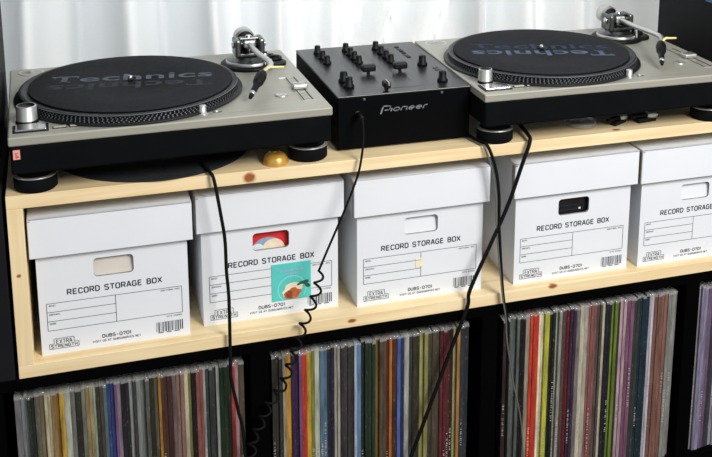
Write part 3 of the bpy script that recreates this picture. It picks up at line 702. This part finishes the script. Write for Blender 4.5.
for k in range(11): m.rect(0.0635+0.0, 0.0665, 0.065+k*0.009, 0.0655+k*0.009, 'dim_line', T); m.rect(0.1185, 0.1215, 0.065+k*0.009, 0.0655+k*0.009, 'dim_line', T)
m.rect(0.0805, 0.0818, 0.055, 0.165, 'black', T); m.rect(0.1355, 0.1368, 0.055, 0.165, 'black', T); m.rect(0.075, 0.145, 0.0215, 0.0227, 'black', T)
for k in range(6): m.box(0.175+0.0*k, 0.182, 0.19+k*0.014, 0.198+k*0.014, h, h+0.0012, 'dim_line' if k % 3 == 1 else 'black', 0.0004)
for x_, y_ in ((0.148, 0.255), (0.148, 0.225), (0.196, 0.112), (0.196, 0.1)): m.box(x_, x_+0.008, y_, y_+0.005, h, h+0.0015, 'dim_line', 0.0004)
m.build('control_panel', mx)
K = MB().lathe([(0, 0), (0.0072, 0), (0.0072, 0.0030), (0.0056, 0.0042), (0.0050, 0.0125), (0.0045, 0.0135), (0, 0.0136)], 'black', n=24).box(-0.0005, 0.0005, 0.001, 0.0052, 0.0134, 0.0139, 'dim_line')
kn = K.build('knob', mx)
knobs = [(0.031, 0.262), (0.031, 0.226), (0.031, 0.192), (0.083, 0.264), (0.083, 0.233), (0.083, 0.207), (0.083, 0.177), (0.138, 0.262), (0.138, 0.229), (0.138, 0.198), (0.138, 0.170), (0.030, 0.078), (0.030, 0.046), (0.184, 0.137), (0.184, 0.036)]
for i, (x_, y_) in enumerate(knobs):
    k_ = kn if i == 0 else kn.copy()
    if i: C.objects.link(k_)
    k_.parent = mx; k_.location = (x_, y_, h); s_ = 1.2 if i > 10 else 1.0; k_.scale = (s_, s_, s_*1.05)
fd = MB().box(-0.0015, 0.0015, -0.003, 0.003, -0.001, 0.005, 'black').box(-0.0098, 0.0098, -0.0062, 0.0062, 0.004, 0.0135, 'black', 0.0022).box(-0.0092, 0.0092, -0.0005, 0.0005, 0.0133, 0.0139, 'dim_line').build('channel_fader', mx)
fd.location = (0.081, 0.112, h)
f2 = fd.copy(); C.objects.link(f2); f2.parent = mx; f2.location = (0.1362, 0.113, h); fd.scale = f2.scale = (1.2, 1.2, 1.15)
cf = MB().box(-0.003, 0.003, -0.0015, 0.0015, -0.001, 0.005, 'black').box(-0.0052, 0.0052, -0.0085, 0.0085, 0.004, 0.0140, 'black', 0.0018).box(0.0012, 0.0022, -0.0088, 0.0080, 0.0085, 0.0146, 'white', 0.0003).build('crossfader', mx)
cf.location = (0.083, 0.0165, h)

# ------------------------------------------------------------ small things on the pine top
o = MB().lathe([(0, 0), (0.120, 0), (0.1500, 0.0002), (0.1500, 0.0018), (0.149, 0.0022), (0.0036, 0.0022), (0.0036, 0.0)], 'felt', n=128).build('spare_slipmat')
o.location = (0.2130, 0.1470, 0.0002); tag(o, 'plain dark round slipmat lying on the shelf under the left turntable', 'slipmat')
o = MB().lathe([(0.0195, 0), (0.0195, 0.0022), (0.0188, 0.0042), (0.0185, 0.0050), (0.0172, 0.0085), (0.0145, 0.0118), (0.0105, 0.0140), (0.0062, 0.0150), (0.0044, 0.0150), (0.0038, 0.0142), (0.0036, 0.0)], 'gold', n=48).build('record_adapter')
o.location = (0.3825, 0.0225, 0.0); o.scale = (1, 1, 1.15); tag(o, 'shiny gold domed single record adapter in front of the left turntable', 'record adapter')
for (x_, y_, rz, lab, s) in ((0.976, 0.040, 0.5, 'silver tipped black plug under the right turntable, left of its pair', 0.9), (1.028, 0.036, 0.15, 'silver tipped black plug under the right turntable, right of its pair', 1.0)):
    m = MB(); m.box(-0.024, 0.014, -0.0075, 0.0055, 0.0, 0.0085, 'black', 0.002)
    m.cyl((-0.004, -0.002, 0.0122), (0.012, -0.006, 0.0122), 0.0060, 'silver'); m.cyl((-0.03, 0.006, 0.0095), (-0.004, -0.001, 0.0118), 0.0048, 'black')
    m.cyl((0.011, -0.0058, 0.0122), (0.015, -0.0068, 0.0122), 0.0030, 'chrome')
    o = m.build('audio_plug'); o.location = (x_, y_, 0.0); o.rotation_euler = (0, 0, rz); o.scale = (s, s, s); tag(o, lab, 'plug', 'audio plugs under the right turntable')
m = MB().lathe([(0, 0), (0.024, 0), (0.026, 0.001), (0.026, 0.0070), (0.0245, 0.0085), (0.012, 0.0090), (0, 0.0090)], 'clear', n=36)
o = m.build('plastic_cap'); o.location = (0.908, 0.050, 0.0); tag(o, 'clear plastic cap lying on the shelf under the right turntable', 'plastic cap')

# ------------------------------------------------------------ cables
def cable(name, pts, r, key, label, cat='cable', n=10, end=None):
    m = MB().tube(pts, r, key, n=n)
    if end: end(m)
    o = m.build(name); tag(o, label, cat); return o
Y = -0.010
cable('audio_cable', [(0.262, 0.15, 0.0062), (0.2700, 0.085, 0.0062), (0.2775, 0.030, 0.0062), (0.2805, 0.002, 0.0048), (0.2850, Y, -0.0040), (0.2935, Y, -0.0612), (0.2982, Y, -0.1008), (0.2990, Y, -0.1497), (0.3014, Y, -0.1989), (0.3008, Y, -0.3001), (0.3009, Y, -0.3271), (0.3101, Y, -0.3836), (0.3180, Y, -0.4373), (0.324, Y, -0.62)],
      0.0026, 'cable', 'black cable hanging from the left turntable across the second white box')
cable('audio_cable', [(0.81, 0.12, 0.006), (0.800, 0.055, 0.008), (0.7930, 0.012, 0.008), (0.7880, Y+0.001, 0.0030), (0.7750, Y, -0.0352), (0.7527, Y, -0.101), (0.7220, Y, -0.170), (0.6902, Y, -0.2406), (0.6857, Y, -0.2718), (0.6560, Y, -0.350), (0.5922, Y, -0.526), (0.565, Y, -0.60)],
      0.0032, 'cable', 'thick black cable running diagonally left from the right turntable over the lower records')
cable('audio_cable', [(0.705, 0.09, 0.0035), (0.7050, 0.042, 0.0035), (0.7120, 0.010, 0.0035), (0.7165, Y+0.003, 0.0010), (0.7290, Y, -0.0350), (0.7365, Y, -0.083), (0.7385, Y, -0.1400), (0.7480, Y, -0.2500), (0.7560, Y, -0.3000), (0.7603, Y, -0.3419), (0.7625, Y, -0.60)],
      0.0026, 'cable', 'black cable hanging straight down between the third and fourth white boxes')
cable('thin_wire', [(0.700, 0.085, 0.0016), (0.699, 0.04, 0.0016), (0.7055, 0.008, 0.0018), (0.7110, Y+0.003, -0.0005), (0.7235, Y, -0.0400), (0.7315, Y, -0.090), (0.7340, Y, -0.1400), (0.7450, Y-0.004, -0.2500), (0.7535, Y-0.004, -0.3000), (0.7570, Y-0.004, -0.3419), (0.7700, Y-0.004, -0.4176), (0.7873, Y-0.004, -0.4965), (0.796, Y-0.004, -0.60)],
      0.0013, 'greycable', 'thin grey wire hanging beside the straight black cable near the fourth box', 'wire')
# coiled headphone cord
pts = [(0.5150, 0.0125, 0.0610), (0.5148, 0.006, 0.0520), (0.5125, -0.004, 0.030), (0.5062, -0.012, 0.000), (0.4990, -0.013, -0.0270), (0.4803, -0.014, -0.0733), (0.4697, -0.014, -0.0976), (0.4509, -0.015, -0.1386)]
axis = [(0.4402, -0.166), (0.4368, -0.1871), (0.4303, -0.2111), (0.4222, -0.235), (0.4141, -0.2556), (0.4027, -0.2859), (0.3896, -0.3194), (0.3797, -0.3502), (0.3587, -0.3808), (0.3294, -0.4358), (0.318, -0.56)]
AL = [Vector((a[0], -0.016, a[1])) for a in axis]; tot = 0; acc = [0]
for i in range(len(AL)-1): tot += (AL[i+1]-AL[i]).length; acc.append(tot)
ncoil = int(tot/0.0225); st = 14
for k in range(ncoil*st+1):
    s_ = tot*k/(ncoil*st); i = max(j for j in range(len(acc)-1) if acc[j] <= s_+1e-9); t_ = (s_-acc[i])/(acc[i+1]-acc[i])
    c_ = AL[i].lerp(AL[i+1], t_); dr = (AL[i+1]-AL[i]).normalized(); sd = Vector((0, 1, 0)).cross(dr)
    a_ = 2*pi*k/st+0.6; rr = 0.0068*min(1, k/10+0.2)*(1+0.18*sin(k*0.37))
    pts.append(tuple(c_+sd*rr*cos(a_)+Vector((0, 1, 0))*rr*0.95*sin(a_)))
def plug(m):
    m.cyl((0.5150, 0.0376, 0.0612), (0.5150, 0.0310, 0.0612), 0.0042, 'silver'); m.cyl((0.5150, 0.0315, 0.0612), (0.5150, 0.0115, 0.0608), 0.0050, 'black', 0.0036)
m = MB().tube(pts, 0.0019, 'cable', n=8, sub=3); plug(m)
o = m.build('headphone_cord'); tag(o, 'black headphone cord plugged into the mixer front, coiled at its lower part', 'cable')

# blue and white sticker on the side of the black cabinet
m = MB().box(-0.1258, -0.125, 0.105-0.19, 0.158-0.19, 0.174, 0.234, 'bluecard', 0.0002).box(-0.1262, -0.1257, 0.105-0.19, 0.148-0.19, 0.181, 0.234, 'palecard', 0.0001)
o = m.build('sticker', t2); o['label'] = 'small blue and white sticker'

# ------------------------------------------------------------ records
RECS = [[(-0.0103, -0.0018, (118, 116, 120), 'grey'), (-0.0018, 0.0071, (146, 155, 155), 'pale grey'), (0.0071, 0.0167, (45, 55, 50), 'dark green'), (0.0167, 0.0236, (98, 98, 78), 'olive grey'), (0.0236, 0.0305, (124, 108, 86), 'brown grey'), (0.0305, 0.0395, (196, 185, 145), 'cream'), (0.0395, 0.0472, (152, 127, 80), 'tan'), (0.0472, 0.0514, (172, 118, 38), 'orange brown'), (0.0514, 0.0583, (205, 165, 60), 'mustard yellow'), (0.0583, 0.0668, (185, 188, 172), 'pale grey'), (0.0668, 0.0738, (122, 127, 117), 'mid grey'), (0.0738, 0.0823, (48, 50, 44), 'near black'), (0.0823, 0.0879, (125, 122, 105), 'warm grey'), (0.0879, 0.0993, (155, 138, 98), 'tan'), (0.0993, 0.1035, (175, 195, 170), 'pale mint'), (0.1035, 0.1135, (72, 66, 60), 'dark brown'), (0.1135, 0.1186, (90, 112, 108), 'grey teal'), (0.1186, 0.1293, (48, 70, 130), 'blue'), (0.1293, 0.1329, (130, 80, 145), 'purple'), (0.1329, 0.1394, (150, 135, 145), 'mauve grey'), (0.1394, 0.151, (38, 38, 44), 'black'), (0.151, 0.1568, (165, 168, 165), 'light grey'), (0.1568, 0.1612, (65, 65, 66), 'charcoal'), (0.1612, 0.1744, (122, 127, 122), 'grey'), (0.1744, 0.1802, (88, 92, 86), 'slate grey'), (0.1802, 0.1876, (50, 50, 34), 'dark olive'), (0.1876, 0.1935, (92, 92, 75), 'olive grey'), (0.1935, 0.1979, (180, 120, 40), 'amber'), (0.1979, 0.2068, (82, 56, 44), 'dark brown'), (0.2068, 0.2142, (70, 42, 40), 'dark maroon'), (0.2142, 0.2202, (110, 98, 96), 'mottled grey'), (0.2202, 0.2322, (146, 112, 98), 'pinkish tan'), (0.2322, 0.2382, (195, 185, 155), 'cream'), (0.2382, 0.2434, (126, 126, 70), 'olive yellow'), (0.2434, 0.2502, (30, 25, 25), 'black'), (0.2502, 0.2608, (148, 86, 80), 'dusty red'), (0.2608, 0.2646, (165, 162, 158), 'light grey'), (0.2646, 0.2806, (55, 65, 62), 'dark slate'), (0.2806, 0.2859, (165, 172, 162), 'pale grey'), (0.2859, 0.3036, (34, 54, 36), 'dark green'), (0.3036, 0.3097, (168, 56, 62), 'red'), (0.3097, 0.3159, (180, 140, 140), 'pale pink'), (0.3159, 0.3244, (92, 80, 64), 'brown')], [(0.3676, 0.3842, (52, 52, 48), 'charcoal'), (0.3842, 0.3898, (165, 158, 135), 'cream grey'), (0.3898, 0.3985, (215, 155, 45), 'orange yellow'), (0.3985, 0.4105, (58, 38, 82), 'dark purple'), (0.4105, 0.4153, (125, 82, 125), 'mauve'), (0.4153, 0.4234, (200, 58, 48), 'red'), (0.4234, 0.4306, (208, 165, 45), 'yellow'), (0.4306, 0.4363, (130, 135, 60), 'olive green'), (0.4363, 0.4444, (188, 196, 176), 'off white'), (0.4444, 0.4574, (92, 125, 152), 'steel blue'), (0.4574, 0.4689, (42, 45, 62), 'dark navy'), (0.4689, 0.4787, (178, 172, 160), 'light grey'), (0.4787, 0.5018, (60, 56, 58), 'charcoal'), (0.5018, 0.5068, (165, 180, 195), 'pale blue'), (0.5068, 0.5134, (95, 130, 180), 'light blue'), (0.5134, 0.5369, (34, 54, 40), 'dark green'), (0.5369, 0.5436, (138, 104, 48), 'ochre'), (0.5436, 0.5554, (92, 80, 60), 'brown grey'), (0.5554, 0.5613, (105, 34, 24), 'dark red'), (0.5613, 0.5664, (185, 118, 48), 'orange brown'), (0.5664, 0.574, (88, 46, 34), 'red brown'), (0.574, 0.58, (75, 108, 185), 'blue'), (0.58, 0.586, (45, 52, 90), 'navy blue'), (0.586, 0.5945, (172, 175, 172), 'grey white'), (0.5945, 0.6135, (58, 57, 44), 'dark olive'), (0.6135, 0.6273, (158, 156, 88), 'olive yellow'), (0.6273, 0.6482, (72, 66, 52), 'dark brown'), (0.6482, 0.6658, (98, 38, 44), 'maroon'), (0.6658, 0.6728, (45, 38, 34), 'near black'), (0.6728, 0.6781, (170, 168, 110), 'pale olive'), (0.6781, 0.6834, (180, 125, 65), 'tan orange'), (0.6834, 0.6985, (48, 54, 60), 'dark slate')], [(0.7603, 0.7731, (48, 36, 36), 'dark brown'), (0.7731, 0.7804, (95, 108, 100), 'grey green'), (0.7804, 0.7914, (100, 110, 105), 'grey'), (0.7914, 0.8025, (24, 24, 27), 'black'), (0.8025, 0.8117, (156, 145, 124), 'warm grey'), (0.8117, 0.8284, (206, 58, 38), 'red'), (0.8284, 0.8377, (236, 226, 188), 'cream'), (0.8377, 0.8462, (196, 196, 58), 'lime yellow'), (0.8462, 0.8584, (28, 36, 28), 'black green'), (0.8584, 0.8697, (158, 158, 146), 'light grey'), (0.8697, 0.8772, (84, 70, 66), 'brown'), (0.8772, 0.8867, (98, 26, 38), 'maroon'), (0.8867, 0.8982, (62, 44, 66), 'dark purple'), (0.8982, 0.9058, (125, 118, 118), 'mid grey'), (0.9058, 0.9211, (182, 176, 156), 'cream grey'), (0.9211, 0.9385, (136, 86, 82), 'dusty rose'), (0.9385, 0.9482, (95, 85, 78), 'grey brown'), (0.9482, 0.955, (200, 194, 165), 'cream'), (0.955, 0.9657, (32, 36, 52), 'dark navy'), (0.9657, 0.9774, (116, 140, 48), 'lime green'), (0.9774, 0.9833, (50, 58, 36), 'dark olive'), (0.9833, 0.9951, (178, 148, 158), 'pale pink'), (0.9951, 1.009, (128, 82, 112), 'plum'), (1.009, 1.0209, (50, 58, 54), 'dark grey green'), (1.0209, 1.0409, (24, 50, 62), 'dark teal'), (1.0409, 1.0499, (196, 190, 206), 'pale lilac'), (1.0499, 1.0771, (128, 88, 76), 'rose brown'), (1.0771, 1.0975, (140, 140, 134), 'pale grey')], [(1.1362, 1.1465, (165, 162, 165), 'pale grey'), (1.1465, 1.1588, (135, 130, 158), 'grey lilac'), (1.1588, 1.1712, (112, 92, 122), 'dusty purple'), (1.1712, 1.1837, (60, 58, 70), 'charcoal'), (1.1837, 1.1983, (150, 150, 160), 'silver grey')]]
CELL = ['left', 'middle', 'right', 'far right']
ORD = ['first', 'second', 'third', 'fourth', 'fifth', 'sixth', 'seventh', 'eighth', 'ninth', 'tenth', 'eleventh', 'twelfth', 'thirteenth', 'fourteenth', 'fifteenth', 'sixteenth', 'seventeenth', 'eighteenth', 'nineteenth']
TENS = {20: 'twenty', 30: 'thirty', 40: 'forty', 50: 'fifty', 60: 'sixty', 70: 'seventy'}
def ordinal(n):
    if n < 20: return ORD[n-1]
    t_, u = n//10*10, n % 10
    return (TENS[t_][:-1]+'ieth') if u == 0 else TENS[t_]+'-'+ORD[u-1]
def record(x0, x1, rgb, marks, seed):
    rs = random.Random(seed); wd = x1-x0-0.00012; m = MB(); H = 0.3275+rs.uniform(-0.002, 0.002)
    m.box(-wd/2, wd/2, 0, 0.312, 0, H, 'sleeve', min(0.0006, wd*0.22))
    # wavy open edge of the clear outer sleeve
    n = 6; vs = []; fs = []
    for k in range(n+1):
        xx = -wd/2+wd*k/n; zz = H+rs.uniform(0.0004, 0.0036)
        vs += [(xx, -0.0006, H-0.0022), (xx, -0.0006+rs.uniform(-0.0006, 0.0006), zz), (xx, 0.06, H+0.001)]
    for k in range(n):
        a = 3*k; fs += [[a, a+3, a+4, a+1], [a+1, a+4, a+5, a+2]]
    m.raw(vs, fs, 'clear', None, True)
    if marks:   # unreadable small spine lettering
        z = rs.uniform(0.10, 0.2); e = z-rs.uniform(0.04, 0.10); T = FR(0, -0.00035, 0); ww = min(wd*0.42, 0.0018)
        while z > e:
            L_ = rs.choice((0.0012, 0.002, 0.0026)); k = rs.random()
            if k < .85: m.rect(-ww*rs.uniform(.5, 1), ww*rs.uniform(.5, 1), z-L_*0.45, z, 'marks', T)
            z -= L_+rs.choice((0.0007, 0.0009, 0.003))
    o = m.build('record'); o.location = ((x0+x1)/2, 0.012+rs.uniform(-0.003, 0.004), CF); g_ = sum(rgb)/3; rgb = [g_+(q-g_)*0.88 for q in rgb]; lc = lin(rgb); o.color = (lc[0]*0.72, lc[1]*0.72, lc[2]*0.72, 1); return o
for ci, L_ in enumerate(RECS):
    items = []
    for (x0, x1, rgb, nm) in L_:
        wd = x1-x0; k = 1 if wd < 0.0088 else (2 if wd < 0.016 else (3 if wd < 0.022 else 4))
        for j in range(k):
            v = 1+random.uniform(-0.10, 0.12)*(k > 1)
            items.append((x0+wd*j/k, x0+wd*(j+1)/k, tuple(min(250, c*v) for c in rgb), nm))
    for j, (x0, x1, rgb, nm) in enumerate(items):
        o = record(x0, x1, rgb, random.random() < 0.3 or (ci == 1 and nm == 'dark purple') or (ci == 2 and j == 0), ci*100+j)
        tag(o, '%s record sleeve spine, %s from the left in the %s compartment' % (nm, ordinal(j+1), CELL[ci]), 'record', 'records in the %s compartment of the black unit' % CELL[ci])
bpy.context.view_layer.update()
